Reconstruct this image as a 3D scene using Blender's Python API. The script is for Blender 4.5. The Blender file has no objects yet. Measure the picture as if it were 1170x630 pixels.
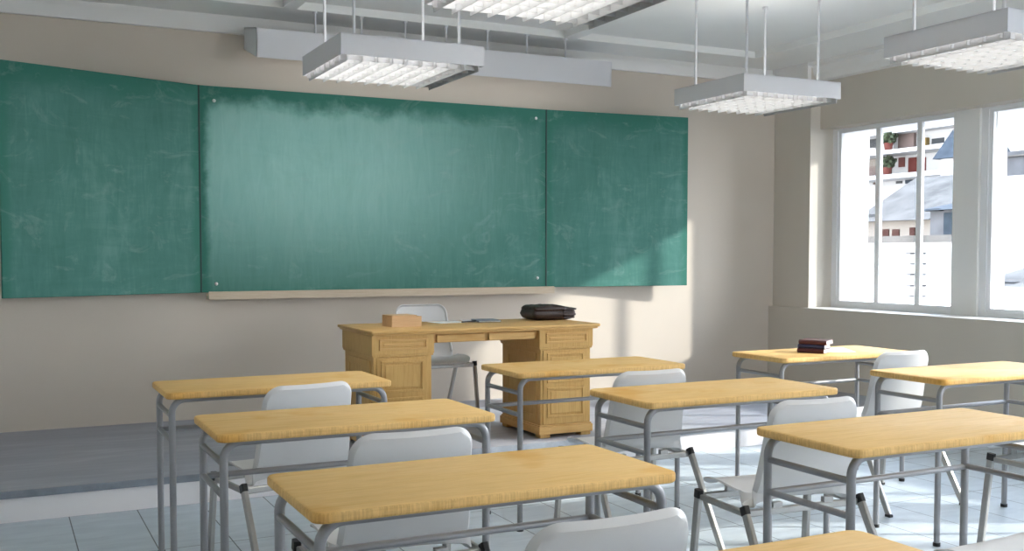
import bpy, bmesh, math, random
from mathutils import Vector, Matrix, Quaternion
random.seed(7)
C = bpy.context.scene.collection
sc = bpy.context.scene

# ------------------------------------------------------------------ camera
cam_d = bpy.data.cameras.new('camera')
cam = bpy.data.objects.new('camera', cam_d); C.objects.link(cam)
F_PX, YAW, PITCH = 1178.10, 0.4592, 0.0453
cam_d.sensor_width = 36.0
cam_d.lens = F_PX / 1170 * 36.0
cam_d.shift_x = (585 - 578.87) / 1170
cam_d.shift_y = (344.06 - 315) / 1170
cam.location = (0, 0, 1.300)
cam.rotation_euler = (math.pi / 2 - PITCH, 0, -YAW)
cam_d.clip_start = 0.05
cam_d.clip_end = 500
sc.camera = cam

# ------------------------------------------------------------------ world, sun, exposure
w = bpy.data.worlds.new('sky'); sc.world = w; w.use_nodes = True
nt = w.node_tree; nt.nodes.clear()
out = nt.nodes.new('ShaderNodeOutputWorld'); bg = nt.nodes.new('ShaderNodeBackground')
tc = nt.nodes.new('ShaderNodeTexCoord'); sep = nt.nodes.new('ShaderNodeSeparateXYZ')
cr = nt.nodes.new('ShaderNodeValToRGB')
cr.color_ramp.elements[0].position = 0.0; cr.color_ramp.elements[0].color = (0.96, 0.97, 1.0, 1)
cr.color_ramp.elements[1].position = 0.6; cr.color_ramp.elements[1].color = (0.66, 0.78, 0.98, 1)
nt.links.new(tc.outputs['Generated'], sep.inputs[0]); nt.links.new(sep.outputs['Z'], cr.inputs[0])
nt.links.new(cr.outputs[0], bg.inputs[0]); bg.inputs[1].default_value = 6.3
nt.links.new(bg.outputs[0], out.inputs[0])

SUN_DIR = Vector((-1, 0.509, -0.50))
sd = bpy.data.lights.new('sun', 'SUN'); sd.energy = 3.1; sd.angle = math.radians(1.6); sd.color = (1.0, 0.965, 0.90)
sun = bpy.data.objects.new('sun', sd); C.objects.link(sun)
sun.rotation_euler = SUN_DIR.to_track_quat('-Z', 'Y').to_euler(); sun.location = (20, -6, 12)

sc.view_settings.view_transform = 'Standard'; sc.view_settings.look = 'None'
sc.view_settings.gamma = 1.0; sc.view_settings.use_curve_mapping = False
sc.view_settings.exposure = 1.17
LAMP = 3.2            # ceiling lamp panel emission
sc.cycles.use_denoising = True
sc.cycles.max_bounces = 10; sc.cycles.diffuse_bounces = 7; sc.cycles.transparent_max_bounces = 12
sc.cycles.caustics_reflective = False; sc.cycles.caustics_refractive = False
sc.cycles.sample_clamp_indirect = 6.0

# ------------------------------------------------------------------ materials
def newmat(name):
    m = bpy.data.materials.new(name); m.use_nodes = True
    nt = m.node_tree; b = nt.nodes['Principled BSDF']
    return m, nt, b
def N(nt, t, **kw):
    n = nt.nodes.new(t)
    for k, v in kw.items(): setattr(n, k, v)
    return n
def ramp(nt, stops, interp='LINEAR'):
    r = N(nt, 'ShaderNodeValToRGB'); e = r.color_ramp; e.interpolation = interp
    while len(e.elements) < len(stops): e.elements.new(0.5)
    for el, (p, c) in zip(e.elements, stops):
        el.position = p; el.color = (*c, 1)
    return r
def coords(nt, scale=(1, 1, 1), kind='Object', rot=(0, 0, 0), loc=(0, 0, 0)):
    tc = N(nt, 'ShaderNodeTexCoord'); mp = N(nt, 'ShaderNodeMapping')
    mp.inputs['Scale'].default_value = scale; mp.inputs['Rotation'].default_value = rot; mp.inputs['Location'].default_value = loc
    nt.links.new(tc.outputs[kind], mp.inputs[0]); return mp.outputs[0]
def noise(nt, vec, scale, detail=4, rough=0.55, dist=0.0):
    n = N(nt, 'ShaderNodeTexNoise'); n.inputs['Scale'].default_value = scale; n.inputs['Detail'].default_value = detail
    n.inputs['Roughness'].default_value = rough; n.inputs['Distortion'].default_value = dist
    nt.links.new(vec, n.inputs['Vector']); return n.outputs['Fac']
def mixc(nt, fac, a, b, mode='MIX'):
    m = N(nt, 'ShaderNodeMix', data_type='RGBA', blend_type=mode)
    for s, v in ((m.inputs[0], fac), (m.inputs[6], a), (m.inputs[7], b)):
        if hasattr(v, 'links') or isinstance(v, bpy.types.NodeSocket): nt.links.new(v, s)
        elif isinstance(v, (int, float)): s.default_value = v
        else: s.default_value = (*v, 1)
    return m.outputs[2]
def math_(nt, op, a, b=None, c=None):
    m = N(nt, 'ShaderNodeMath', operation=op)
    for i, v in enumerate((a, b, c)):
        if v is None: continue
        if isinstance(v, bpy.types.NodeSocket): nt.links.new(v, m.inputs[i])
        else: m.inputs[i].default_value = v
    return m.outputs[0]
def bump(nt, b, h, strength=0.2, dist=0.01):
    n = N(nt, 'ShaderNodeBump'); n.inputs['Strength'].default_value = strength; n.inputs['Distance'].default_value = dist
    nt.links.new(h, n.inputs['Height']); nt.links.new(n.outputs[0], b.inputs['Normal'])

def flat(name, col, rough=0.6, metal=0.0, var=0.05, scale=6.0, spec=0.5, bmp=0.0):
    m, nt, b = newmat(name)
    v = coords(nt); f = noise(nt, v, scale, 3)
    lo = tuple(c * (1 - var) for c in col); hi = tuple(min(1, c * (1 + var)) for c in col)
    r = ramp(nt, [(0.3, lo), (0.7, hi)]); nt.links.new(f, r.inputs[0]); nt.links.new(r.outputs[0], b.inputs['Base Color'])
    b.inputs['Roughness'].default_value = rough; b.inputs['Metallic'].default_value = metal
    b.inputs['Specular IOR Level'].default_value = spec
    if bmp: bump(nt, b, noise(nt, v, scale * 30, 2), bmp, 0.002)
    return m

def wood(name, light, mid, dark, axis='X', rough=0.42, knots=0.5, stretch=14.0, vscale=1.0, spec=0.22, endgrain=False):
    m, nt, b = newmat(name)
    s = [stretch, stretch, stretch]; s['XYZ'.index(axis)] = 1.1
    oi = N(nt, 'ShaderNodeObjectInfo')
    vec = coords(nt, tuple(k * vscale for k in s))
    add = N(nt, 'ShaderNodeVectorMath', operation='ADD')
    cmb = N(nt, 'ShaderNodeCombineXYZ')
    for i in range(3): nt.links.new(math_(nt, 'MULTIPLY', oi.outputs['Random'], 13.0 + 7 * i), cmb.inputs[i])
    nt.links.new(vec, add.inputs[0]); nt.links.new(cmb.outputs[0], add.inputs[1])
    g = noise(nt, add.outputs[0], 2.2, 6, 0.62, 0.6)
    r = ramp(nt, [(0.28, mid), (0.5, light), (0.72, mid)]); nt.links.new(g, r.inputs[0])
    fine = noise(nt, add.outputs[0], 9.0, 3, 0.7)
    r2 = ramp(nt, [(0.35, (0.84, 0.80, 0.74)), (0.62, (1, 1, 1))]); nt.links.new(fine, r2.inputs[0])
    c1 = mixc(nt, 0.55, r.outputs[0], r2.outputs[0], 'MULTIPLY')
    vb = coords(nt, (1, 1, 1)); add2 = N(nt, 'ShaderNodeVectorMath', operation='ADD')
    nt.links.new(vb, add2.inputs[0]); nt.links.new(cmb.outputs[0], add2.inputs[1])
    blot = noise(nt, add2.outputs[0], 3.2, 3, 0.6)
    r3 = ramp(nt, [(0.56, (0, 0, 0)), (0.72, (1, 1, 1))]); nt.links.new(blot, r3.inputs[0])
    f = math_(nt, 'MULTIPLY', r3.outputs[0], knots)
    c2 = mixc(nt, f, c1, dark)
    if endgrain:                                   # cut edges show short dark ticks of end grain
        tcn = N(nt, 'ShaderNodeTexCoord'); sn = N(nt, 'ShaderNodeSeparateXYZ'); nt.links.new(tcn.outputs['Normal'], sn.inputs[0])
        side = math_(nt, 'LESS_THAN', math_(nt, 'ABSOLUTE', sn.outputs['Z']), 0.75)
        tk = noise(nt, coords(nt, (190, 190, 10)), 1.0, 4, 0.7)
        rt = ramp(nt, [(0.38, (0.66, 0.58, 0.50)), (0.60, (1, 1, 1))]); nt.links.new(tk, rt.inputs[0])
        c2 = mixc(nt, side, c2, mixc(nt, 0.65, c2, rt.outputs[0], 'MULTIPLY'))
    nt.links.new(c2, b.inputs['Base Color'])
    b.inputs['Roughness'].default_value = rough; b.inputs['Specular IOR Level'].default_value = spec
    bump(nt, b, fine, 0.06, 0.002)
    return m

M = {}
M['wall'] = flat('beige_wall_paint', (0.60, 0.535, 0.46), 0.9, var=0.03, scale=1.2, spec=0.15)
M['wall_far'] = flat('off_white_wall_paint', (0.88, 0.87, 0.84), 0.9, var=0.02, scale=1.2, spec=0.15)
M['wall_win'] = flat('window_wall_paint', (0.60, 0.555, 0.485), 0.9, var=0.02, scale=1.5, spec=0.15)
M['pier'] = flat('pier_paint', (0.78, 0.775, 0.75), 0.85, var=0.02, scale=1.5, spec=0.2)
M['ceil'] = flat('ceiling_paint', (0.84, 0.845, 0.83), 0.9, var=0.02, scale=1.0, spec=0.15)
M['trim'] = flat('white_trim_paint', (0.78, 0.775, 0.76), 0.6, var=0.015, scale=3)
M['frame'] = flat('white_window_frame', (0.80, 0.81, 0.82), 0.4, var=0.01, scale=3)
M['lampbody'] = flat('white_lamp_metal', (0.66, 0.66, 0.685), 0.4, var=0.01)
M['louver'] = flat('louver_metal', (0.50, 0.50, 0.50), 0.3, metal=0.0, var=0.01)
M['metal'] = flat('grey_painted_steel', (0.29, 0.29, 0.30), 0.38, metal=0.3, var=0.04, scale=20)
M['chrome'] = flat('chair_frame_steel', (0.40, 0.39, 0.37), 0.30, metal=0.75, var=0.05, scale=25)
M['black'] = flat('black_plastic_cap', (0.012, 0.012, 0.013), 0.4, var=0.05)
M['shell'] = flat('pale_grey_chair_plastic', (0.61, 0.605, 0.60), 0.42, var=0.015, scale=8, bmp=0.05)
M['oak'] = wood('honey_oak_desktop', (0.86, 0.57, 0.23), (0.79, 0.49, 0.165), (0.72, 0.36, 0.060), 'X', 0.6, 0.75, endgrain=True)
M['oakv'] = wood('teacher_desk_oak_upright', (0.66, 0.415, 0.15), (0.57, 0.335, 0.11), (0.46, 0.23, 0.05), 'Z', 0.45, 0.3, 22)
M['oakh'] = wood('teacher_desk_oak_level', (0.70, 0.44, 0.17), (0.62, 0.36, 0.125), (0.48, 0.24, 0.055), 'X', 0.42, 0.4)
M['trayw'] = wood('pale_tray_wood', (0.60, 0.50, 0.38), (0.53, 0.43, 0.32), (0.47, 0.37, 0.26), 'X', 0.5, 0.2, 30)
M['boxw'] = wood('pale_box_wood', (0.64, 0.43, 0.24), (0.58, 0.38, 0.20), (0.5, 0.3, 0.14), 'X', 0.5, 0.2, 30)
M['paper'] = flat('white_paper', (0.80, 0.80, 0.80), 0.8, var=0.02, scale=30)
M['pages'] = flat('book_pages', (0.78, 0.76, 0.72), 0.8, var=0.06, scale=80)
M['redcover'] = flat('dark_red_cover', (0.075, 0.012, 0.014), 0.4, var=0.1, scale=30)
M['bluecover'] = flat('navy_cover', (0.022, 0.028, 0.085), 0.4, var=0.1, scale=30)
M['leather'] = flat('dark_brown_leather', (0.030, 0.014, 0.011), 0.42, var=0.25, scale=40, bmp=0.4)
M['notebook'] = flat('blue_grey_cover', (0.20, 0.24, 0.29), 0.5, var=0.05)
M['ink'] = flat('dark_ink', (0.05, 0.05, 0.06), 0.6)
M['screw'] = flat('pale_screw_metal', (0.7, 0.72, 0.7), 0.3, metal=0.3)
M['seam'] = flat('dark_green_edge', (0.012, 0.05, 0.042), 0.5)
M['riser'] = flat('riser_paint', (0.86, 0.83, 0.83), 0.7, var=0.02, scale=2)
M['nosing'] = flat('grey_blue_nosing', (0.25, 0.28, 0.32), 0.6, var=0.15, scale=12)

# platform: worn blue-grey linoleum
m, nt, b = newmat('blue_grey_linoleum')
v = coords(nt, (0.6, 3.0, 1)); f = noise(nt, v, 2.4, 6, 0.62, 0.3)
r = ramp(nt, [(0.3, (0.285, 0.295, 0.345)), (0.52, (0.335, 0.35, 0.40)), (0.75, (0.42, 0.44, 0.48))]); nt.links.new(f, r.inputs[0])
nt.links.new(r.outputs[0], b.inputs['Base Color']); b.inputs['Roughness'].default_value = 0.55
M['platform'] = m

# floor tiles
m, nt, b = newmat('pale_blue_floor_tile')
v = coords(nt, (1, 1, 1), loc=(-0.297, -5.49, 0))
br = N(nt, 'ShaderNodeTexBrick', offset=0.0, squash=1.0)
br.inputs['Scale'].default_value = 1.0; br.inputs['Brick Width'].default_value = 0.3195; br.inputs['Row Height'].default_value = 0.80
br.inputs['Mortar Size'].default_value = 0.003; br.inputs['Mortar Smooth'].default_value = 0.2
br.inputs['Color1'].default_value = (0.475, 0.55, 0.61, 1); br.inputs['Color2'].default_value = (0.505, 0.575, 0.63, 1)
br.inputs['Mortar'].default_value = (0.09, 0.11, 0.13, 1)
nt.links.new(v, br.inputs['Vector'])
v2 = coords(nt, (1.4, 5, 1)); f = noise(nt, v2, 3.0, 6, 0.6, 0.4)
r = ramp(nt, [(0.3, (0.86, 0.86, 0.87)), (0.7, (1.08, 1.06, 1.04))]); nt.links.new(f, r.inputs[0])
nt.links.new(mixc(nt, 1.0, br.outputs['Color'], r.outputs[0], 'MULTIPLY'), b.inputs['Base Color'])
b.inputs['Roughness'].default_value = 0.45; b.inputs['Specular IOR Level'].default_value = 0.35
M['floor'] = m

# chalkboard: chalk-dusted teal field, cleaner dark green band by the edges, wiping strokes
def board_mat(name, W, H, pale_patch=None):
    m, nt, b = newmat(name)
    tc = N(nt, 'ShaderNodeTexCoord'); sp = N(nt, 'ShaderNodeSeparateXYZ'); nt.links.new(tc.outputs['Object'], sp.inputs[0])
    X, Z = sp.outputs['X'], sp.outputs['Z']      # object origin = panel's lower left corner
    wob = noise(nt, coords(nt, (1, 1, 1)), 5.0, 4, 0.6)
    wob2 = math_(nt, 'MULTIPLY', math_(nt, 'SUBTRACT', wob, 0.5), 0.20)
    dx = math_(nt, 'MULTIPLY', math_(nt, 'MINIMUM', X, math_(nt, 'SUBTRACT', W, X)), 1.7)
    dzt = math_(nt, 'SUBTRACT', H, Z)
    dzb = math_(nt, 'ADD', Z, 0.10)
    d = math_(nt, 'MINIMUM', dx, math_(nt, 'MINIMUM', math_(nt, 'MULTIPLY', dzt, 0.75), dzb))
    d = math_(nt, 'ADD', d, wob2)
    edge = N(nt, 'ShaderNodeMapRange'); edge.interpolation_type = 'SMOOTHSTEP'
    edge.inputs['From Min'].default_value = 0.025; edge.inputs['From Max'].default_value = 0.14
    nt.links.new(d, edge.inputs['Value'])
    cloud = noise(nt, coords(nt, (1, 1, 0.7), rot=(0, 0.3, 0)), 2.3, 6, 0.62, 0.8)
    wipe = noise(nt, coords(nt, (9, 1, 1.3), rot=(0, 0.5, 0)), 1.8, 5, 0.65, 1.6)
    wipe2 = noise(nt, coords(nt, (1.5, 1, 8), rot=(0, -0.25, 0)), 1.6, 4, 0.65, 1.2)
    a = math_(nt, 'ADD', math_(nt, 'MULTIPLY', cloud, 0.5), math_(nt, 'ADD', math_(nt, 'MULTIPLY', wipe, 0.3), math_(nt, 'MULTIPLY', wipe2, 0.2)))
    r = ramp(nt, [(0.36, (0.045, 0.160, 0.130)), (0.52, (0.066, 0.200, 0.168)), (0.68, (0.115, 0.265, 0.232))]); nt.links.new(a, r.inputs[0])
    body = r.outputs[0]
    if pale_patch:                                     # broad paler oval, strongest near its centre, with an uneven rim
        cxh, czh, rx, rz, amt = pale_patch
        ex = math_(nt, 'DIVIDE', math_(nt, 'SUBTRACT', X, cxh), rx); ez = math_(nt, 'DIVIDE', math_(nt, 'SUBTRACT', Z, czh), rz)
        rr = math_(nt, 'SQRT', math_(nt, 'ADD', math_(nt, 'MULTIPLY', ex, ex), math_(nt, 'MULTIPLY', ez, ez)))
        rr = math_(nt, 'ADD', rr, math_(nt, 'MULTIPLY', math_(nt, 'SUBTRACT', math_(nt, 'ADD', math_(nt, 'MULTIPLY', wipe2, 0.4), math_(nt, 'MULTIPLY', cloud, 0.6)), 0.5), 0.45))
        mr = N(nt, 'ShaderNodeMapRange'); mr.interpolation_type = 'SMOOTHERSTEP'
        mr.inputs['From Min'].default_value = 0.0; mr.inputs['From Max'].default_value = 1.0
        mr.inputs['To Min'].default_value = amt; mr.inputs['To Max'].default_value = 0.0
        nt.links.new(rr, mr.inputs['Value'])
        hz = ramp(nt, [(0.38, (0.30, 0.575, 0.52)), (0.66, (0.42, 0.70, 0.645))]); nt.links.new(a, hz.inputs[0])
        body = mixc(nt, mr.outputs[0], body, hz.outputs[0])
    fld = mixc(nt, edge.outputs[0], (0.034, 0.165, 0.125), body)
    sm = noise(nt, coords(nt, (1, 1, 1.6), loc=(3, 0, 1)), 3.1, 5, 0.7, 1.5)
    r2 = ramp(nt, [(0.56, (0, 0, 0)), (0.76, (1, 1, 1))]); nt.links.new(sm, r2.inputs[0])
    fld = mixc(nt, math_(nt, 'MULTIPLY', r2.outputs[0], 0.30), fld, (0.36, 0.48, 0.46))
    nt.links.new(fld, b.inputs['Base Color'])
    b.inputs['Roughness'].default_value = 0.6; b.inputs['Specular IOR Level'].default_value = 0.2
    return m

def emis(name, col, s):
    m, nt, b = newmat(name)
    b.inputs['Base Color'].default_value = (*col, 1)
    b.inputs['Emission Color'].default_value = (*col, 1); b.inputs['Emission Strength'].default_value = s
    return m
M['blade_shade'] = flat('dark_shade_block', (0.16, 0.16, 0.16), 0.6)  # for the added block that darkens the last louver blades
M['lit'] = emis('lit_lamp_reflector', (1.0, 0.985, 0.96), LAMP)
M['fill_up'] = emis('ceiling_fill_glow', (1.0, 0.985, 0.96), 1.0)  # glow of the fill sheet added over each housing
M['litboard'] = emis('lit_board_lamp_tube', (1.0, 0.985, 0.96), 1.6)

m = bpy.data.materials.new('window_glass'); m.use_nodes = True; nt = m.node_tree; nt.nodes.clear()
o_ = N(nt, 'ShaderNodeOutputMaterial'); mx = N(nt, 'ShaderNodeMixShader'); tr = N(nt, 'ShaderNodeBsdfTransparent'); gl = N(nt, 'ShaderNodeBsdfGlossy')
gl.inputs['Roughness'].default_value = 0.02; fr = N(nt, 'ShaderNodeFresnel'); fr.inputs['IOR'].default_value = 1.3
tr.inputs[0].default_value = (0.97, 0.98, 0.98, 1)
nt.links.new(fr.outputs[0], mx.inputs[0]); nt.links.new(tr.outputs[0], mx.inputs[1]); nt.links.new(gl.outputs[0], mx.inputs[2]); nt.links.new(mx.outputs[0], o_.inputs[0])
M['glass'] = m

# ------------------------------------------------------------------ mesh helpers
def obj(name, bm, mat, parent=None, smooth=False, angle=None, loc=None):
    bmesh.ops.recalc_face_normals(bm, faces=bm.faces[:])
    me = bpy.data.meshes.new(name)
    bm.to_mesh(me); bm.free()
    for mm in (mat if isinstance(mat, (list, tuple)) else [mat]): me.materials.append(mm)
    if smooth:
        me.shade_smooth()
        if angle is not None:
            try: me.set_sharp_from_angle(angle=math.radians(angle))
            except Exception: pass
    o = bpy.data.objects.new(name, me); C.objects.link(o)
    if parent is not None: o.parent = parent
    if loc is not None: o.location = loc
    return o
def box(bm, x0, x1, y0, y1, z0, z1, mi=0, bev=0.0, seg=2):
    vs = [bm.verts.new((x, y, z)) for z in (z0, z1) for y in (y0, y1) for x in (x0, x1)]
    fs = [bm.faces.new([vs[i] for i in q]) for q in ((0, 2, 3, 1), (4, 5, 7, 6), (0, 1, 5, 4), (2, 6, 7, 3), (0, 4, 6, 2), (1, 3, 7, 5))]
    for f in fs: f.material_index = mi
    if bev > 0:
        es = list({e for f in fs for e in f.edges})
        r = bmesh.ops.bevel(bm, geom=es, offset=bev, segments=seg, affect='EDGES', profile=0.5, clamp_overlap=True)
        for f in r['faces']: f.material_index = mi
    return vs
def B(*boxes, bev=0.0, seg=2):
    bm = bmesh.new()
    for b in boxes: box(bm, *b, bev=bev, seg=seg)
    return bm
def fillet(pts, rad, seg=6):
    pts = [Vector(p) for p in pts]; out = [pts[0]]
    for i in range(1, len(pts) - 1):
        a, p, c = pts[i - 1], pts[i], pts[i + 1]
        u = (a - p).normalized(); v = (c - p).normalized(); ang = u.angle(v)
        if ang > 3.1: out.append(p); continue
        t = rad / math.tan(ang / 2); cen = p + (u + v).normalized() * (rad / math.sin(ang / 2))
        s = p + u * t; e = p + v * t
        q = (s - cen).rotation_difference(e - cen)
        for k in range(seg + 1):
            out.append(cen + Quaternion().slerp(q, k / seg) @ (s - cen))
    out.append(pts[-1]); return out
def tube(bm, pts, r=0.014, n=12, rect=None, up=None, mi=0):
    """sweep a circle (or a rect (w,h) section) along pts"""
    pts = [Vector(p) for p in pts]; rings = []
    d0 = (pts[1] - pts[0]).normalized()
    ref = Vector(up) if up else (Vector((0, 0, 1)) if abs(d0.z) < 0.9 else Vector((1, 0, 0)))
    a = (ref - d0 * ref.dot(d0)).normalized(); prev = d0
    for i, p in enumerate(pts):
        if i == 0: d = d0
        elif i == len(pts) - 1: d = (pts[i] - pts[i - 1]).normalized()
        else: d = ((pts[i] - pts[i - 1]).normalized() + (pts[i + 1] - pts[i]).normalized()).normalized()
        a = prev.rotation_difference(d) @ a; a = (a - d * a.dot(d)).normalized(); prev = d
        bvec = d.cross(a)
        if rect:
            w_, h_ = rect[0] / 2, rect[1] / 2; c = min(w_, h_) * 0.35
            sec = [(w_, h_ - c), (w_ - c, h_), (-w_ + c, h_), (-w_, h_ - c), (-w_, -h_ + c), (-w_ + c, -h_), (w_ - c, -h_), (w_, -h_ + c)]
            ring = [bm.verts.new(p + bvec * x + a * y) for x, y in sec]
        else:
            ring = [bm.verts.new(p + (a * math.cos(2 * math.pi * k / n) + bvec * math.sin(2 * math.pi * k / n)) * r) for k in range(n)]
        rings.append(ring)
    n = len(rings[0])
    for r0, r1 in zip(rings, rings[1:]):
        for k in range(n):
            f = bm.faces.new((r0[k], r0[(k + 1) % n], r1[(k + 1) % n], r1[k])); f.material_index = mi
    for rg in (rings[0][::-1], rings[-1]):
        f = bm.faces.new(rg); f.material_index = mi
def T(*args, **kw):
    bm = bmesh.new(); tube(bm, *args, **kw); return bm
def slab(bm, x0, x1, y0, y1, z0, z1, rc=0.04, bev=0.008, cs=6, bs=3, mi=0):
    """board with rounded corners in plan and rounded edges in section"""
    def outline(inset):
        r = max(rc - inset, 0.001); pts = []
        for cx, cy, a0 in ((x1 - rc, y1 - rc, 0), (x0 + rc, y1 - rc, 90), (x0 + rc, y0 + rc, 180), (x1 - rc, y0 + rc, 270)):
            for k in range(cs + 1):
                a = math.radians(a0 + 90 * k / cs); pts.append((cx + r * math.cos(a), cy + r * math.sin(a)))
        return pts
    prof = []
    for k in range(bs + 1):
        a = math.pi / 2 * k / bs; prof.append((bev * (1 - math.sin(a)), z0 + bev * (1 - math.cos(a))))
    for k in range(bs + 1):
        a = math.pi / 2 * k / bs; prof.append((bev * (1 - math.cos(a)), z1 - bev * (1 - math.sin(a))))
    rings = [[bm.verts.new((x, y, z)) for x, y in outline(i)] for i, z in prof]
    n = len(rings[0])
    for r0, r1 in zip(rings, rings[1:]):
        for k in range(n):
            f = bm.faces.new((r0[k], r0[(k + 1) % n], r1[(k + 1) % n], r1[k])); f.material_index = mi
    bm.faces.new(rings[0][::-1]).material_index = mi; bm.faces.new(rings[-1]).material_index = mi
def prism(bm, poly, axis, a, b, mi=0):
    """extrude a polygon given in the two other axes along axis from a to b"""
    def P(u, v, t):
        return {'X': (t, u, v), 'Y': (u, t, v), 'Z': (u, v, t)}[axis]
    r0 = [bm.verts.new(P(u, v, a)) for u, v in poly]; r1 = [bm.verts.new(P(u, v, b)) for u, v in poly]; n = len(poly)
    bm.faces.new(r0[::-1]).material_index = mi; bm.faces.new(r1).material_index = mi
    for k in range(n): bm.faces.new((r0[k], r0[(k + 1) % n], r1[(k + 1) % n], r1[k])).material_index = mi

def thing(name, label, cat, loc=(0, 0, 0), rz=0.0, group=None):
    o = bpy.data.objects.new(name, None); C.objects.link(o); o.empty_display_size = 0.1
    o.location = loc; o.rotation_euler = (0, 0, rz); o['label'] = label; o['category'] = cat
    if group: o['group'] = group
    return o
def tag(o, label, cat, group=None):
    o['label'] = label; o['category'] = cat
    if group: o['group'] = group
    return o
def struct(name, bm, mat, parent=None, **kw):
    o = obj(name, bm, mat, parent, **kw)
    if parent is None: o['kind'] = 'structure'
    return o
kids = {}
def dup(root, loc, rz=0.0, label=None):
    r = root.copy(); C.objects.link(r); r.location = loc; r.rotation_euler = (0, 0, rz)
    if label: r['label'] = label
    for ch in list(root.children):
        c = ch.copy(); C.objects.link(c); c.parent = r
        for g in list(ch.children):
            d = g.copy(); C.objects.link(d); d.parent = c
    return r

# ------------------------------------------------------------------ room shell
YW = 7.328; HP = 0.155; YP = 5.490; XL = -1.9; YB = -2.6; ZT = 3.005; ZB = 2.95
XS = 6.273; ZS = 0.832; XH = 6.434; ZH = 2.386; XP = 6.324; YPI = 6.868; XO = 6.92
struct('floor', B((XL - .1, XO, YB - .1, YP + 0.02, -0.12, 0.0)), M['floor'])
struct('trim_1', B((XL, XS, YP, YW, 0.0, HP - 0.006)), M['riser'])             # body and riser of the podium
struct('trim_2', B((XL, XS, YP + 0.0, YW, HP - 0.006, HP)), M['platform'])     # its lino top
struct('trim_3', B((XL, XS, YP - 0.012, YP + 0.002, HP - 0.036, HP), bev=0.003), M['nosing'])
struct('wall_front', B((XL - .1, XO, YW, YW + 0.15, -0.12, ZT + .1)), M['wall'])
struct('wall_left', B((XL - .12, XL, YB - .1, YW, -0.12, ZT + .1)), M['wall_far'])
fill_bays = [(3.9, 6.1)]                       # unseen back-wall window, added to let in more frontal light
bm = bmesh.new()
box(bm, XL - .12, XO, YB - .15, YB, -0.12, 0.85); box(bm, XL - .12, XO, YB - .15, YB, 2.75, ZT + .1)
ed = [XL - .12] + [e for b_ in fill_bays for e in b_] + [XO]
for x0, x1 in zip(ed[0::2], ed[1::2]): box(bm, x0, x1, YB - .15, YB, 0.85, 2.75)
struct('wall_back', bm, M['wall_far'])

# window bays: glazed opening y from g1 (near) to g0 (far); pitch 1.524
PITCHW = 1.524
bays = [(6.777 - PITCHW * k, 5.603 - PITCHW * k) for k in range(6)]
bm = bmesh.new()
box(bm, XS, XO, YB, YW, -0.12, ZS)                             # parapet under the sills
box(bm, XH, XO, YB, YPI, ZH, ZT + .1)                            # header over the windows
box(bm, XP, XO, YPI, YW, ZS, ZT + .1)                            # end pier by the front wall
struct('wall_right', bm, M['wall_win'])
bm = bmesh.new()
box(bm, 6.622, XO, bays[0][0] + 0.003, YPI, ZS, ZH)                # outer reveal of first window
for k in range(6):
    y_hi = bays[k][1] - 0.025                                    # inner corner of the pier beside bay k
    y_lo = bays[k + 1][0] + 0.095 if k < 5 else YB
    box(bm, 6.56, 6.60, y_lo, y_hi, ZS, ZH)
    box(bm, 6.60, 6.75, y_lo + 0.0, bays[k][1] - 0.062, ZS, ZH)
    box(bm, 6.64, 6.75, y_lo - 0.09, bays[k][1] - 0.003, ZS, ZH)
box(bm, 6.622, XO, YB, YPI, 2.353, ZH)                            # outer head
box(bm, 6.622, XO + .05, YB, YPI, ZS, 0.888)                      # outer sill
struct('trim_4', bm, M['pier'])
struct('trim_5', B((XS - 0.004, XO - .3, YB, YPI + 0.0, ZS, ZS + 0.004)), M['trim'])   # painted sill board

def make_window(n, g0, g1):
    bm = bmesh.new()
    zb, zt, X0, X1 = 0.897, 2.347, 6.582, 6.625
    a, b_ = g1 - 0.060, g0 + 0.092
    box(bm, X0, X1, g0 + 0.035, b_, ZS + .004, ZH)               # stiles of the outer frame
    box(bm, X0 + .02, X1, a, g1 - 0.03, ZS + .004, ZH)
    box(bm, X0, X1, g1 - 0.03, g0 + 0.035, zt + 0.022, ZH)
    box(bm, X0, X1, g1 - 0.03, g0 + 0.035, ZS + .004, zb - 0.03)
    o = struct('window_%d' % n, bm, M['frame'])
    bm = bmesh.new()                                              # inner sash rim, a little deeper
    S0, S1 = 6.592, 6.618
    box(bm, S0, S1, g0, g0 + 0.034, zb - .03, zt + .022); box(bm, S0 + .012, S1, g1 - 0.029, g1, zb - .03, zt + .022)
    box(bm, S0, S1, g1, g0, zt, zt + 0.022); box(bm, S0, S1, g1, g0, zb - 0.03, zb)
    obj('sash', bm, M['frame'], o)
    for my in (g0 - 0.418, g0 - 0.847):
        obj('mullion', B((6.588, 6.622, my - 0.024, my + 0.024, zb, zt), bev=0.004), M['frame'], o)
    obj('pane', B((6.603, 6.607, g1, g0, zb, zt)), M['glass'], o)
for i, (g0, g1) in enumerate(bays): make_window(i + 1, g0, g1)
for i, (x0, x1) in enumerate(fill_bays):
    bm = bmesh.new(); f = 0.05
    for q in ((x0, x1, 0.85, 0.85 + f), (x0, x1, 2.75 - f, 2.75), (x0, x0 + f, 0.9, 2.7), (x1 - f, x1, 0.9, 2.7)):
        box(bm, q[0], q[1], YB - .11, YB - .06, q[2], q[3])
    o = struct('window_%d' % (7 + i), bm, M['frame'])  # window added out of view behind the camera for fill light
    for k in (1, 2):
        mx_ = x0 + (x1 - x0) * k / 3; obj('mullion', B((mx_ - .02, mx_ + .02, YB - .105, YB - .065, 0.9, 2.7)), M['frame'], o)
    obj('pane', B((x0 + f, x1 - f, YB - .088, YB - .084, 0.9, 2.7)), M['glass'], o)

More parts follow.
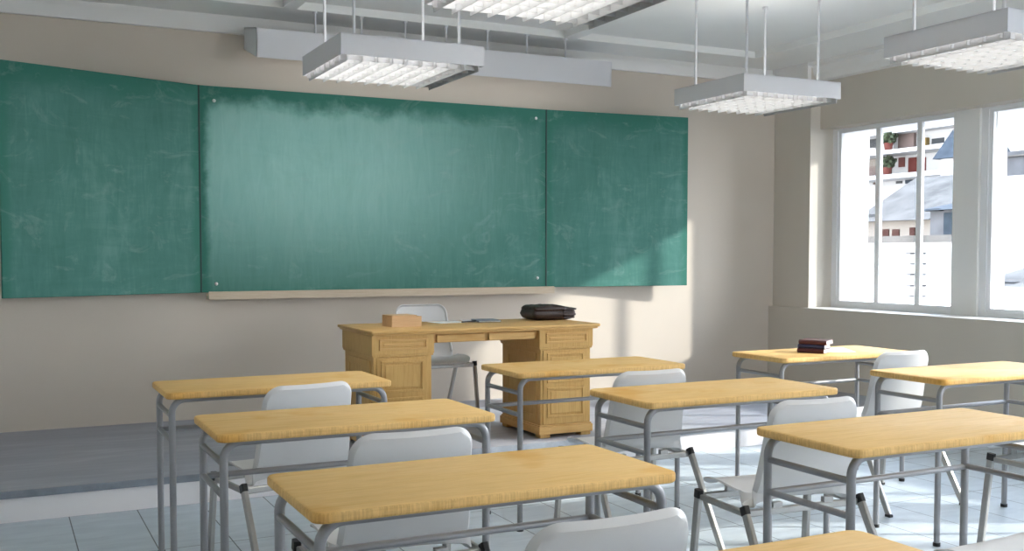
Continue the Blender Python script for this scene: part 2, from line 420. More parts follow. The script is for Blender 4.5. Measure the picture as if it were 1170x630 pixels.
# ceiling with sunk coffers, borders and beams
struct('ceiling', B((XL - .1, XO, YB - .1, YW, ZT, ZT + 0.1)), M['ceil'])
bm = bmesh.new()
box(bm, XL, XH, 6.93, YW, ZB, ZT)
box(bm, 5.76, XH, YB, 6.93, ZB, ZT)
for x0, x1 in ((-0.43, -0.33), (1.754, 1.849), (3.917, 4.028)): box(bm, x0, x1, YB, 6.93, ZB, ZT)
for y0 in (-0.2,): box(bm, XL, 5.76, y0, y0 + .1, ZB, ZT)
struct('trim_6', bm, M['ceil'])
bm = bmesh.new()                                                   # stepped cornice
prism(bm, [(YW, 2.825), (YW - 0.035, 2.825), (YW - 0.040, 2.905), (YW - 0.012, 2.905), (YW - 0.012, ZB), (YW, ZB)], 'X', XL, XP)
prism(bm, [(XH, 2.79), (XH - 0.05, 2.80), (XH - 0.085, 2.85), (XH - 0.10, 2.905), (XH - 0.14, 2.92), (XH - 0.14, ZB), (XH, ZB)], 'Y', YB, YPI)
prism(bm, [(XP, 2.79), (XP - 0.04, 2.80), (XP - 0.04, 2.92), (XP - 0.04, ZB), (XP, ZB)], 'Y', YPI, YW)
struct('trim_7', bm, M['trim'])

# ------------------------------------------------------------------ chalkboard
bb = thing('blackboard', 'long green three-panel chalkboard on the front wall', 'blackboard', (1.262, 7.29, 1.035))
BH = 1.419; BWc = 2.693; BWs = 1.306
def panel(name, W, T0, mat, origin, rz, hinge_left=True):
    bm = bmesh.new()
    box(bm, 0 if hinge_left else 0.004, W, -0.0, T0, 0, BH, bev=0.003)
    o = obj(name, bm, mat, bb); o.location = origin; o.rotation_euler = (0, 0, rz)
    return o
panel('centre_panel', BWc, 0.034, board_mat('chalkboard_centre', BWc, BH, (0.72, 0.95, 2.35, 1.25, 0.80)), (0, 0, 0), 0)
la = math.atan2(0.4424, 1.2284)
pl = panel('wing_panel', BWs, 0.022, board_mat('chalkboard_wing', BWs, BH), (-math.cos(la) * BWs - 0.004, -math.sin(la) * BWs, 0), la)
ra = math.atan2(0.110, 1.3076)
pr = panel('wing_panel', BWs, 0.022, board_mat('chalkboard_wing_lit', BWs, BH), (BWc + 0.006, 0, 0), -ra)
for x in (-0.002, BWc + 0.003):
    obj('hinge', B((x - 0.006, x + 0.006, -0.004, 0.012, 0.0, BH), bev=0.002), M['seam'], bb)
for x, z in ((0.10, BH - 0.10), (BWc - 0.09, BH - 0.075), (0.10, 0.06), (BWc - 0.075, 0.075)):
    bm = bmesh.new(); bmesh.ops.create_uvsphere(bm, u_segments=12, v_segments=8, radius=0.012, matrix=Matrix.Translation((x, -0.001, z)) @ Matrix.Diagonal((1, 0.6, 1, 1)))
    obj('screw', bm, M['screw'], bb, smooth=True)
bm = bmesh.new()
prism(bm, [(0.0, -0.045), (-0.11, -0.045), (-0.11, 0.006), (-0.102, 0.010), (-0.094, 0.0), (-0.085, -0.018), (-0.02, -0.018), (0.0, -0.005)], 'X', 0.03, BWc + 0.02)
obj('chalk_tray', bm, M['trayw'], bb)

# ------------------------------------------------------------------ long lamp above the chalkboard
bl = thing('blackboard_lamp', 'long white trapezoid lamp hung above the chalkboard', 'lamp', (1.563, 6.88, 2.60))
bm = bmesh.new()
L = 2.745; t = 0.008
outer = [(0.0, 0.0), (-0.008, 0.190), (0.36, 0.262), (0.375, 0.115)]
for (y0, z0), (y1, z1) in ((outer[0], outer[1]), (outer[1], outer[2]), (outer[2], outer[3])):
    dy, dz = y1 - y0, z1 - z0; ln = math.hypot(dy, dz); ny, nz = dz / ln * t, -dy / ln * t
    prism(bm, [(y0, z0), (y1, z1), (y1 + ny, z1 + nz), (y0 + ny, z0 + nz)], 'X', 0, L)
for x in (0, L - t): prism(bm, outer, 'X', x, x + t)
obj('housing', bm, M['lampbody'], bl)
bm = bmesh.new(); tube(bm, [(0.05, 0.17, 0.12), (L - 0.05, 0.17, 0.12)], 0.014, 10); obj('fluorescent_tube', bm, M['litboard'], bl, smooth=True, angle=40)
for X in (1.98, 2.31, 2.634, 2.95, 3.279, 3.606, 3.938):
    x = X - 1.563
    rd = obj('rod', T([(x, 0.07, 0.198), (x, 0.07, 0.35)], 0.0075, 8), M['lampbody'], bl, smooth=True, angle=40)
    obj('ceiling_cap', T([(x, 0.07, 0.338), (x, 0.07, 0.35)], 0.016, 12), M['lampbody'], rd, smooth=True, angle=40)

# ------------------------------------------------------------------ hanging louver lamps
LW, LD, LZ = 0.785, 0.72, 2.298
def make_lamp(label, loc):
    t = thing('louver_lamp', label, 'ceiling lamp', loc, 0, 'square louver lamps hung from the ceiling')
    bm = bmesh.new(); h = 0.107; k = 0.006
    box(bm, 0, LW, 0, k, 0, h); box(bm, 0, LW, LD - k, LD, 0.0, h); box(bm, 0, k, k, LD - k, 0, h); box(bm, LW - k, LW, k, LD - k, 0, h)
    box(bm, 0, LW, 0, LD, h - k, h)
    obj('housing', bm, M['lampbody'], t)
    obj('reflector', B((k + .004, LW - 0.150, k + .004, LD - k - .004, h - k - 0.012, h - k - 0.002)), M['lit'], t)
    obj('ceiling_fill', B((0.08, LW - 0.08, 0.08, LD - 0.08, h - 0.001, h + 0.004)), M['fill_up'], t)  # unseen glowing sheet added on top to brighten the ceiling
    n1, n2 = 10, 8
    for i in range(n1):                                            # long blades, V-shaped section, hanging a little below the rim
        x = 0.035 + (LW - 0.062) * i / (n1 - 1)
        bm = bmesh.new(); prism(bm, [(x - 0.0015, -0.028), (x + 0.0015, -0.028), (x + 0.007, 0.024), (x - 0.007, 0.024)], 'Y', 0.010, LD - 0.010)
        obj('louver_blade', bm, M['louver'], t)
    obj('shade_block', B((LW - 0.148, LW - k - .002, k + .002, LD - k - .002, 0.030, h - k - .002)), M['blade_shade'], t)  # added dark block, keeps the lamp glow off the last blades
    bm = bmesh.new()
    for j in range(n2):
        y = 0.05 + (LD - 0.10) * j / (n2 - 1)
        prism(bm, [(y - 0.0015, -0.018), (y + 0.0015, -0.018), (y + 0.006, 0.024), (y - 0.006, 0.024)], 'X', 0.012, LW - 0.012)
    obj('cross_blades', bm, M['louver'], t)
    for x, y in ((0.10, 0.10), (LW - 0.10, 0.10), (0.10, LD - 0.10), (LW - 0.10, LD - 0.10)):
        rd = obj('rod', T([(x, y, h), (x, y, ZT - loc[2])], 0.0085, 10), M['lampbody'], t, smooth=True, angle=40)
        obj('ceiling_cap', T([(x, y, ZT - loc[2] - 0.014), (x, y, ZT - loc[2])], 0.02, 12), M['lampbody'], rd, smooth=True, angle=40)
    return t
lamp0 = make_lamp('white louver lamp hanging in front of the middle chalkboard panel', (1.558, 5.01, LZ))
dup(lamp0, (1.558, 3.17, LZ), 0, 'louver lamp cut off by the top edge, only its grid of blades seen')
dup(lamp0, (4.105, 5.04, LZ), 0, 'white louver lamp hanging left of the windows, over the desk with books')
dup(lamp0, (4.080, 3.19, LZ), 0, 'louver lamp at the top right, nearest the right edge of the photo')
dup(lamp0, (1.558, 1.33, LZ), 0, 'unseen louver lamp added for fill light above the foreground desks, third of the left row')  # off-camera lamps from here down, added to raise the ambient light
dup(lamp0, (4.080, 1.33, LZ), 0, 'unseen louver lamp added for fill light by the windows, third of the right row')
dup(lamp0, (1.558, -0.85, LZ), 0, 'unseen louver lamp added for fill light at the back of the room, last of the left row')
dup(lamp0, (4.080, -0.85, LZ), 0, 'unseen louver lamp added for fill light at the back of the room, last of the right row')

# ------------------------------------------------------------------ student desks
DL, DW, DH = 0.947, 0.445, 0.75
def make_desk(label, loc):
    t = thing('student_desk', label, 'desk', loc, 0, 'student desks in rows')
    bm = bmesh.new(); slab(bm, 0, DL, 0, DW, DH - 0.027, DH, 0.032, 0.0075); obj('tabletop', bm, M['oak'], t, smooth=True, angle=50)
    r = 0.0133; zr = DH - 0.027 - r * 0.35; x0, x1, y0, y1 = 0.026, DL - 0.026, 0.045, DW - 0.045; rb = 0.055
    for yy in (y0, y1):
        for xx, s in ((x0, 1), (x1, -1)):
            pts = fillet([(xx, yy, 0.012), (xx, yy, zr), (xx + s * (rb + 0.01), yy, zr)], rb, 8)
            lg = obj('leg', T(pts, r, 14), M['metal'], t, smooth=True, angle=50)
            obj('foot_cap', T([(xx, yy, 0), (xx, yy, 0.016)], 0.0165, 12), M['black'], lg, smooth=True, angle=40)
        obj('top_rail', T([(x0 + rb + 0.01, yy, zr), (x1 - rb - 0.01, yy, zr)], r, 14), M['metal'], t, smooth=True, angle=50)
    for xx in (x0, x1):
        for z in (0.650, 0.548):
            obj('side_bar', T([(xx, y0 + 0.008, z), (xx, y1 - 0.008, z)], 0.0105, 12), M['metal'], t, smooth=True, angle=50)
    obj('stretcher', T([(x0 + 0.008, y1, 0.545), (x1 - 0.008, y1, 0.545)], 0.0105, 12), M['metal'], t, smooth=True, angle=50)
    return t
LX = (0.591, 2.1535, 3.706)
desk0 = make_desk('student desk farthest back in the left column, in front of the bare wall', (LX[0], 4.224, 0))
for (cx, y, lab) in (
    (0, 3.176, 'student desk second from the back in the left column'),
    (0, 2.119, 'large foreground student desk in the middle of the photo bottom, its whole top in view'),
    (0, 1.083, 'student desk cut off by the bottom edge, only a far corner of its top seen'),
    (1, 4.221, 'student desk in front of the right pedestal of the teacher desk'),
    (1, 3.170, 'student desk in the middle column between the teacher desk and the nearest right desk'),
    (1, 2.139, 'large student desk at lower right, nearest in its column'),
    (2, 4.203, 'student desk under the window sill carrying the stack of books'),
    (2, 3.178, 'student desk at the right edge with a sunlit far edge')):
    dup(desk0, (LX[cx], y, 0), 0, lab)

# ------------------------------------------------------------------ chairs
def shell_mesh():
    """one-piece seat and back, edges rolled"""
    ctrl = [(0.375, 0.422), (0.355, 0.438), (0.30, 0.444), (0.20, 0.440), (0.10, 0.434), (0.035, 0.436), (-0.006, 0.458), (-0.024, 0.50), (-0.042, 0.58), (-0.062, 0.68), (-0.079, 0.744), (-0.092, 0.795)]
    P = []
    n = len(ctrl)
    for i in range(n - 1):
        p0, p1, p2, p3 = (Vector(ctrl[max(i - 1, 0)]), Vector(ctrl[i]), Vector(ctrl[i + 1]), Vector(ctrl[min(i + 2, n - 1)]))
        for k in range(6):
            s = k / 6
            P.append(0.5 * ((2 * p1) + (-p0 + p2) * s + (2 * p0 - 5 * p1 + 4 * p2 - p3) * s * s + (-p0 + 3 * p1 - 3 * p2 + p3) * s ** 3))
    P.append(Vector(ctrl[-1]))
    arc = [0.0]
    for a, b_ in zip(P, P[1:]): arc.append(arc[-1] + (b_ - a).length)
    tot = arc[-1]
    def at(s):
        s = min(max(s, 0), tot)
        for i in range(len(arc) - 1):
            if arc[i + 1] >= s:
                f = (s - arc[i]) / max(arc[i + 1] - arc[i], 1e-9)
                p = P[i].lerp(P[i + 1], f); d = (P[i + 1] - P[i]).normalized(); return p, d
        return P[-1], (P[-1] - P[-2]).normalized()
    RC0, RC1 = 0.06, 0.065
    def halfw(s):
        f = s / tot
        base = 0.190 + 0.018 * math.sin(math.pi * min(f * 1.2, 1.0))
        if s > tot * 0.55: base = 0.207 - 0.022 * ((s - tot * 0.55) / (tot * 0.45))
        return base
    S = sorted(set([round(x, 5) for x in
        [RC0 * (1 - math.cos(math.radians(a))) for a in range(0, 91, 10)] + [tot - RC1 * (1 - math.cos(math.radians(a))) for a in range(0, 91, 9)] +
        [RC0 + (tot - RC0 - RC1) * k / 30 for k in range(31)]]))
    U = [-1, -.985, -.965, -.94, -.93, -.87, -.8, -.7, -.55, -.35, -.12, .12, .35, .55, .7, .8, .87, .93, .94, .965, .985, 1]
    bm = bmesh.new(); rows = []
    for s in S:
        hw = halfw(s)
        if s < RC0: hw -= RC0 * (1 - math.sqrt(max(0, 1 - ((RC0 - s) / RC0) ** 2)))
        if s > tot - RC1: hw -= RC1 * (1 - math.sqrt(max(0, 1 - ((s - (tot - RC1)) / RC1) ** 2)))
        p, d = at(s); nrm = Vector((-d.y, d.x))                     # towards the sitter (up / forward)
        if nrm.y < 0 and s < tot * 0.4: nrm = -nrm
        if s > tot * 0.5 and nrm.x < 0: nrm = -nrm
        row = []
        for u in U:
            x = hw * u
            full = halfw(s)
            ex = full - abs(x); es = tot - s; e0 = s
            e = min(ex, es)
            if s > tot - RC1 and abs(x) > full - RC1:
                e = RC1 - math.hypot(abs(x) - (full - RC1), s - (tot - RC1))
            back = min(max((s / tot - 0.38) / 0.2, 0), 1)
            roll = max(0.0, 0.0115 - max(e, 0)) * 1.35 * back
            roll += (1 - min(max(ex, 0) / 0.04, 1)) ** 2 * (0.010) * (1 - back) * min(s / 0.08, 1)
            bow = 0.018 * (abs(x) / full) ** 2 * back + 0.012 * (abs(x) / full) ** 2 * (1 - back) * min(s / 0.15, 1)
            q = p + nrm * (roll + bow)
            row.append(bm.verts.new((x + 0.003 * min(max((s / tot - 0.3) / 0.3, 0), 1), q.x, q.y)))
        rows.append(row)
    for r0, r1 in zip(rows, rows[1:]):
        for k in range(len(U) - 1): bm.faces.new((r0[k], r0[k + 1], r1[k + 1], r1[k]))
    bmesh.ops.recalc_face_normals(bm, faces=bm.faces[:])
    g = bm.faces[:]
    r = bmesh.ops.solidify(bm, geom=g, thickness=0.0065)
    return bm
def make_chair(label, loc, rz):
    t = thing('school_chair', label, 'chair', loc, rz, 'grey plastic school chairs')
    obj('seat_shell', shell_mesh(), M['shell'], t, smooth=True, angle=24)
    hx, ya = 0.245, 0.285; zc = 0.400
    bm = bmesh.new()
    R = (0.020, 0.024)
    tube(bm, [(-hx, 0.004, zc), (hx, 0.004, zc)], rect=R, up=(0, 0, 1)); tube(bm, [(-hx, ya, zc), (hx, ya, zc)], rect=R, up=(0, 0, 1))
    for s in (-1, 1): tube(bm, [(s * hx, 0.01, zc), (s * hx, ya - 0.006, zc)], rect=(0.018, 0.022), up=(0, 0, 1))
    obj('seat_frame', bm, M['chrome'], t)
    for x in (-0.11, 0.11):
        for y, z1 in ((0.004, 0.434), (ya, 0.444)):
            obj('bracket', B((x - 0.02, x + 0.02, y - 0.008, y + 0.012, zc, z1 - 0.004), bev=0.002), M['chrome'], t)
    for s in (-1, 1):
        for (ya_, yf) in ((0.0, -0.232), (ya, 0.322)):
            d = Vector((s * 0.013, yf - ya_, -0.42)); a = Vector((s * (hx + 0.004), ya_, 0.422)); b_ = a + d * (0.412 / 0.42)
            lg = obj('leg', T([a, b_], rect=(0.020, 0.031), up=(0, 1, 0)), M['chrome'], t)
            a2 = a - d.normalized() * 0.004; a3 = a + d.normalized() * 0.026
            bm = T([a2, a3], rect=(0.0235, 0.034), up=(0, 1, 0)); obj('end_cap', bm, M['black'], lg)
            obj('foot_cap', B((b_.x - 0.012, b_.x + 0.012, b_.y - 0.017, b_.y + 0.017, 0.0, 0.014), bev=0.003), M['black'], lg)
    return t
chair0 = make_chair('grey chair at the farthest left desk, turned slightly to the left', (1.066, 3.962, 0), math.radians(11))
for (x, y, rz, lab) in (
    (1.055, 2.795, 0, 'grey chair behind the large foreground desk, backrest between two left desktops'),
    (1.052, 1.730, 1, 'nearest grey chair at the bottom edge, only the top of its backrest seen'),
    (2.535, 3.770, 0, 'grey chair with its back before the sunlit wall, pushed under the middle desk row'),
    (2.552, 2.785, -4, 'grey chair seen through the frame of the lower right desk, seat in full view'),
    (2.600, 1.735, 2, 'grey chair whose seat corner shows at the lower right edge of the photo'),
    (4.195, 3.915, 0, 'pale sunlit chair at the desk with the stack of books'),
    (4.150, 2.800, 0, 'chair cut off by the right edge, only its leg and frame seen')):
    dup(chair0, (x, y, 0), math.radians(rz), lab)
dup(chair0, (2.625, 6.585, HP), math.radians(180), 'white chair behind the teacher desk, facing the class')

# ------------------------------------------------------------------ teacher desk
td = thing('teacher_desk', 'wide honey-wood teacher desk with two pedestals on the podium', 'desk', (1.895, 5.56, HP))
def tb(*b): return b
def raised(bm, x0, x1, z0, z1, y, d=0.010, m_=0.022):
    """framed field on a front face lying at y (front is -y)"""
    box(bm, x0, x1, y - d, y, z0, z0 + m_, bev=0.002); box(bm, x0, x1, y - d, y, z1 - m_, z1, bev=0.002)
    box(bm, x0, x0 + m_, y - d, y, z0 + m_, z1 - m_, bev=0.002); box(bm, x1 - m_, x1, y - d, y, z0 + m_, z1 - m_, bev=0.002)
    box(bm, x0 + m_ + 0.012, x1 - m_ - 0.012, y - d * 0.6, y, z0 + m_ + 0.012, z1 - m_ - 0.012, bev=0.004)
TW = 1.52; ZTOP = 0.708
bm = bmesh.new(); slab(bm, 0, TW, 0, 0.66, ZTOP - 0.018, ZTOP, 0.012, 0.006, 3, 2)
slab(bm, 0.012, TW - 0.012, 0.012, 0.648, ZTOP - 0.030, ZTOP - 0.018, 0.008, 0.004, 3, 2)
obj('desktop', bm, M['oakh'], td, smooth=True, angle=40)
ft = 0.04
def pedestal(x0, x1):
    bm = bmesh.new()
    box(bm, x0, x1, ft, 0.60, 0.565, ZTOP - 0.030, bev=0.003)                          # drawer case
    box(bm, x0 + 0.004, x1 - 0.004, ft + 0.004, 0.596, 0.553, 0.565, bev=0.002)
    box(bm, x0 + 0.014, x1 - 0.014, ft + 0.012, 0.588, 0.065, 0.560, bev=0.002)          # lower body
    o = obj('pedestal', bm, M['oakv'], td)
    bm = bmesh.new()
    box(bm, x0, x1, ft - 0.002, 0.602, 0.022, 0.070, bev=0.004); box(bm, x0 + .006, x1 - .006, ft + .006, 0.594, 0.070, 0.080, bev=0.003)
    obj('plinth', bm, M['oakh'], o)
    for fx in (x0 + 0.012, x1 - 0.082):
        for fy in (ft + 0.008, 0.52):
            obj('foot', B((fx, fx + 0.07, fy, fy + 0.07, 0.0, 0.024), bev=0.003), M['oakv'], o)
    bm = bmesh.new(); raised(bm, x0 + 0.045, x1 - 0.045, 0.592, 0.655, ft, 0.009, 0.012)
    obj('drawer', bm, M['oakh'], td)
    bm = bmesh.new()
    box(bm, x0 + 0.030, x1 - 0.040, ft + 0.004, ft + 0.012, 0.085, 0.548, bev=0.002)
    raised(bm, x0 + 0.055, x1 - 0.065, 0.345, 0.530, ft + 0.004, 0.008, 0.014); raised(bm, x0 + 0.055, x1 - 0.065, 0.125, 0.315, ft + 0.004, 0.008, 0.014)
    obj('door', bm, M['oakv'], td)
    for sx in (x0 + 0.014, x1 - 0.014):                                                  # framed side field
        s = -1 if sx < (x0 + x1) / 2 else 1; e = sorted((sx, sx + s * 0.006))
        bm = bmesh.new()
        for q in ((0.10, 0.14, 0.10, 0.53), (0.49, 0.53, 0.10, 0.53), (0.14, 0.49, 0.10, 0.14), (0.14, 0.49, 0.49, 0.53)):
            box(bm, e[0], e[1], q[0], q[1], q[2], q[3], bev=0.002)
        obj('side_moulding', bm, M['oakv'], o)
pedestal(0.015, 0.400); pedestal(1.100, 1.485)
bm = bmesh.new(); box(bm, 0.400, 1.100, 0.075, 0.59, 0.640, ZTOP - 0.030); box(bm, 0.400, 1.100, 0.085, 0.58, 0.620, 0.640, bev=0.002)
obj('apron', bm, M['oakh'], td)
for x0, x1 in ((0.425, 0.735), (0.765, 1.075)):
    bm = bmesh.new(); box(bm, x0, x1, 0.058, 0.075, 0.625, 0.668, bev=0.003); obj('drawer', bm, M['oakh'], td)
ZD = HP + ZTOP

# things on the teacher desk
t = thing('wooden_box', 'small plain wooden box on the left of the teacher desk', 'box', (2.110, 5.815, ZD), math.radians(3))
bm = bmesh.new(); k = 0.008; a, b_, h = 0.195, 0.15, 0.062
box(bm, 0, a, 0, k, 0, h); box(bm, 0, a, b_ - k, b_, 0, h); box(bm, 0, k, k, b_ - k, 0, h); box(bm, a - k, a, k, b_ - k, 0, h); box(bm, k, a - k, k, b_ - k, 0, k)
obj('case', bm, M['boxw'], t)
obj('sliding_lid', B((0.0, a - 0.03, 0.0, b_, h, h + 0.008), bev=0.002), M['boxw'], t)
def sheet(name, cx, cy, z, wx, wy, rz, mat, label, cat, th=0.002, group=None):
    bm = bmesh.new(); slab(bm, -wx / 2, wx / 2, -wy / 2, wy / 2, 0, th, 0.003, min(0.0008, th / 3), 2, 1)
    o = obj(name, bm, mat, None, loc=(cx, cy, z)); o.rotation_euler = (0, 0, math.radians(rz)); return tag(o, label, cat, group)
sheet('paper_sheet', 2.590, 6.090, ZD, 0.21, 0.16, 8, M['paper'], 'white paper on the teacher desk, between the wooden box and the notebook', 'paper', 0.002, 'papers on the teacher desk')
sheet('paper_sheet', 2.800, 6.130, ZD, 0.16, 0.21, -14, M['paper'], 'white paper on the teacher desk beneath the blue-grey notebook', 'paper', 0.002, 'papers on the teacher desk')
t = thing('notebook', 'thin blue-grey notebook lying among papers on the teacher desk', 'notebook', (2.845, 6.055, ZD + 0.002), math.radians(-10))
bm = bmesh.new(); slab(bm, -0.075, 0.075, -0.10, 0.10, 0, 0.002, 0.004, 0.0006, 2, 1); slab(bm, -0.075, 0.075, -0.10, 0.10, 0.008, 0.010, 0.004, 0.0006, 2, 1)
box(bm, -0.075, -0.073, -0.10, 0.10, 0.001, 0.009); obj('cover', bm, M['notebook'], t)
obj('pages', B((-0.073, 0.071, -0.096, 0.096, 0.002, 0.008)), M['pages'], t)
t = thing('pen', 'dark pen lying left of the blue-grey notebook', 'pen', (2.70, 6.015, ZD + 0.0065), math.radians(24))
obj('barrel', T([(-0.06, 0, 0), (0.05, 0, 0)], 0.0042, 8), M['ink'], t, smooth=True, angle=40)
obj('cap', T([(0.05, 0, 0), (0.075, 0, 0)], 0.005, 8), M['black'], t, smooth=True, angle=40)

# folded leather bag
t = thing('leather_bag', 'flat dark brown leather bag on the right of the teacher desk', 'bag', (3.305, 6.065, ZD), math.radians(-2))
def cushion(bm, hx, hy, z0, z1, cx=0, cy=0, wr=0.0, seed=0, e=4.0):
    rnd = random.Random(seed); nx, ny = 26, 18; g = {}
    ph = [rnd.uniform(0, 6.28) for _ in range(6)]
    for side in (0, 1):
        for i in range(nx + 1):
            for j in range(ny + 1):
                u, v = -1 + 2 * i / nx, -1 + 2 * j / ny
                edge = (i in (0, nx) or j in (0, ny))
                if side and edge: g[1, i, j] = g[0, i, j]; continue
                prof = (max(0.0, 1 - abs(u) ** e) * max(0.0, 1 - abs(v) ** e)) ** 0.4
                x, y = hx * u, hy * v
                # rounded plan corners
                k = max(0, math.hypot(max(abs(u) - .8, 0) / .2, max(abs(v) - .8, 0) / .2) - 1)
                x *= 1 - 0.06 * k; y *= 1 - 0.06 * k
                m_ = (z0 + z1) / 2; hh = (z1 - z0) / 2
                wv = wr * (math.sin(9 * u + ph[0] + 3 * v) + math.sin(14 * v + ph[1] - 5 * u) * 0.6)
                z = m_ + (hh * prof + wv * prof if side else -hh * prof)
                g[side, i, j] = bm.verts.new((cx + x, cy + y, z))
    for side in (0, 1):
        for i in range(nx):
            for j in range(ny):
                q = [g[side, i, j], g[side, i + 1, j], g[side, i + 1, j + 1], g[side, i, j + 1]]
                if side == 0: q.reverse()
                try: bm.faces.new(q)
                except ValueError: pass
bm = bmesh.new(); cushion(bm, 0.158, 0.115, 0.0, 0.088, 0.0, 0, 0.0015, 1, 7); obj('body', bm, M['leather'], t, smooth=True)
bm = bmesh.new(); cushion(bm, 0.120, 0.116, 0.052, 0.100, -0.030, -0.004, 0.0025, 2, 5); obj('flap', bm, M['leather'], t, smooth=True)
for k, (dx, z) in enumerate(((0.0, 0.018), (0.008, 0.036), (0.002, 0.054), (0.012, 0.072))):   # layered folds at the open end
    bm = bmesh.new()
    tube(bm, fillet([(0.06, -0.116, z), (0.146 + dx, -0.112, z), (0.150 + dx, -0.02, z + 0.002), (0.144 + dx, 0.10, z)], 0.02, 5), rect=(0.014, 0.010), up=(0, 0, 1))
    obj('fold', bm, M['leather'], t, smooth=True, angle=40)

# ------------------------------------------------------------------ books on the window-side desk
def make_book(label, loc, rz, cover, lx=0.150, ly=0.125, th=0.024):
    t = thing('book', label, 'book', loc, math.radians(rz), 'books stacked on a student desk')
    bm = bmesh.new(); c = 0.003
    box(bm, 0, lx, 0, ly, 0, c, bev=0.001, seg=1); box(bm, 0, lx, 0, ly, th - c, th, bev=0.001, seg=1)
    # rounded spine along the front long side
    prism(bm, [(0.0, c), (0.004, c), (0.004, th - c), (0.0, th - c), (-0.004, th * 0.75), (-0.005, th * 0.5), (-0.004, th * 0.25)], 'X', 0, lx)
    obj('cover', bm, cover, t)
    obj('page_block', B((0.004, lx - 0.004, 0.004, ly - 0.004, c, th - c)), M['pages'], t)
    return t
BX, BY = 4.012, 4.440
make_book('dark red book at the bottom of the stack on the desk', (BX, BY, 0.75), -62, M['redcover'])
make_book('navy blue book in the middle of the stack on the desk', (BX + 0.007, BY + 0.003, 0.774), -59, M['bluecover'], 0.148)
make_book('dark red book on top of the stack on the desk', (BX + 0.008, BY - 0.003, 0.798), -61, M['redcover'], 0.155)
sheet('paper_sheet', 4.29, 4.47, 0.75, 0.21, 0.28, -30, M['paper'], 'upper white paper sheet beside the stack of books', 'paper', 0.002, 'papers beside the books')
sheet('paper_sheet', 4.24, 4.50, 0.752, 0.20, 0.27, -52, M['paper'], 'lower white paper sheet beside the stack of books', 'paper', 0.0015, 'papers beside the books')

# ------------------------------------------------------------------ outside
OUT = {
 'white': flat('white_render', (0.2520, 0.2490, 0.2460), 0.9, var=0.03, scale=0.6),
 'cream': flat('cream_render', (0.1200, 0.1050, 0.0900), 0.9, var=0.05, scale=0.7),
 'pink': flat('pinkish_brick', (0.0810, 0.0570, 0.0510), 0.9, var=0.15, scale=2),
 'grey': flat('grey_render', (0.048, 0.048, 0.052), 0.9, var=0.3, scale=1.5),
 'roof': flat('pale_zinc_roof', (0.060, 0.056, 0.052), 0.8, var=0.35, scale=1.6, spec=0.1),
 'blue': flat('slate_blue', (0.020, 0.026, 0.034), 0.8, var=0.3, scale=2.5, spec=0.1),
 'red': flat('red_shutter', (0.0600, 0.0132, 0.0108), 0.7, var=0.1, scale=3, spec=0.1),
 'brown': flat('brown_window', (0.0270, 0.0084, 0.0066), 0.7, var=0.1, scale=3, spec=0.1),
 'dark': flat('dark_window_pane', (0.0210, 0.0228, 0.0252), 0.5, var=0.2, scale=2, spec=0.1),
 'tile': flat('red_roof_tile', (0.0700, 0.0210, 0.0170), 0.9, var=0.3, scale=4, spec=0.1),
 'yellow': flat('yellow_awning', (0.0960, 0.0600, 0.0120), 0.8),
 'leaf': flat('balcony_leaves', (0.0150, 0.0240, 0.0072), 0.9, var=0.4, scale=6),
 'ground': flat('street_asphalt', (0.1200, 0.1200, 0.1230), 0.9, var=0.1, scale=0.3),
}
g = struct('trim_8', B((XO + .05, 120, -60, 140, -9.2, -9.0)), OUT['ground'])

def facade(label, loc, ux, size, wall, cat='building', name='building', depth=5.0, group=None):
    """local x runs along the facade, local -y faces the school, z up"""
    t = thing(name, label, cat, loc, ux, group)
    obj('wall', B((0, size[0], 0, depth, 0, size[1])), wall, t)
    return t
def add(t, name, mat, *bs):
    for b_ in bs: obj(name, B(b_), mat, t)
# OUTSIDE-PLACEMENT
def shrub(label, loc, h):
    t = thing('potted_shrub', label, 'plant', loc, 0, None)
    bm = bmesh.new(); bmesh.ops.create_cone(bm, cap_ends=True, segments=12, radius1=0.14, radius2=0.20, depth=0.3, matrix=Matrix.Translation((0, 0, 0.15)))
    obj('pot', bm, OUT['tile'], t)
    bm = bmesh.new(); rnd = random.Random(3)
    for k in range(260):
        a, e, r = rnd.uniform(0, 6.28), rnd.uniform(-1, 1), rnd.uniform(0.25, 1) * 0.34
        c = Vector((r * math.cos(a) * math.sqrt(1 - e * e), r * math.sin(a) * math.sqrt(1 - e * e), 0.52 + r * e * 0.8))
        n = Vector((rnd.uniform(-1, 1), rnd.uniform(-1, 1), rnd.uniform(-1, 1))).normalized(); u = n.orthogonal().normalized() * 0.11; v = n.cross(u)
        vs = [bm.verts.new(c + q) for q in (u, v * .6 + n * .02, -u, -v * .6 + n * .02)]; bm.faces.new(vs)
    obj('foliage', bm, OUT['leaf'], t)
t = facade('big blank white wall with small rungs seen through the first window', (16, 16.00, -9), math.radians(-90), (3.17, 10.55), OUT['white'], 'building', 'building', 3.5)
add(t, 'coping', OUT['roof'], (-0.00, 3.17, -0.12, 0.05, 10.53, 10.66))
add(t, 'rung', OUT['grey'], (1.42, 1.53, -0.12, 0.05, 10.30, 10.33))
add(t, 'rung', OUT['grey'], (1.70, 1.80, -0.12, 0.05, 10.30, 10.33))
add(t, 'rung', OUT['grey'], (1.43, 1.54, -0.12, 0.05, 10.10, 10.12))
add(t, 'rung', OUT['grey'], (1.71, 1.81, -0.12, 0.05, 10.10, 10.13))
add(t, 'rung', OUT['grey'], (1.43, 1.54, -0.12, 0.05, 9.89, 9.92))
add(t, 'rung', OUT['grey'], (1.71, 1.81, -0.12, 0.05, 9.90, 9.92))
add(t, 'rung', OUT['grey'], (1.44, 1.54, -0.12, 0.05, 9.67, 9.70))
add(t, 'rung', OUT['grey'], (1.71, 1.82, -0.12, 0.05, 9.68, 9.71))
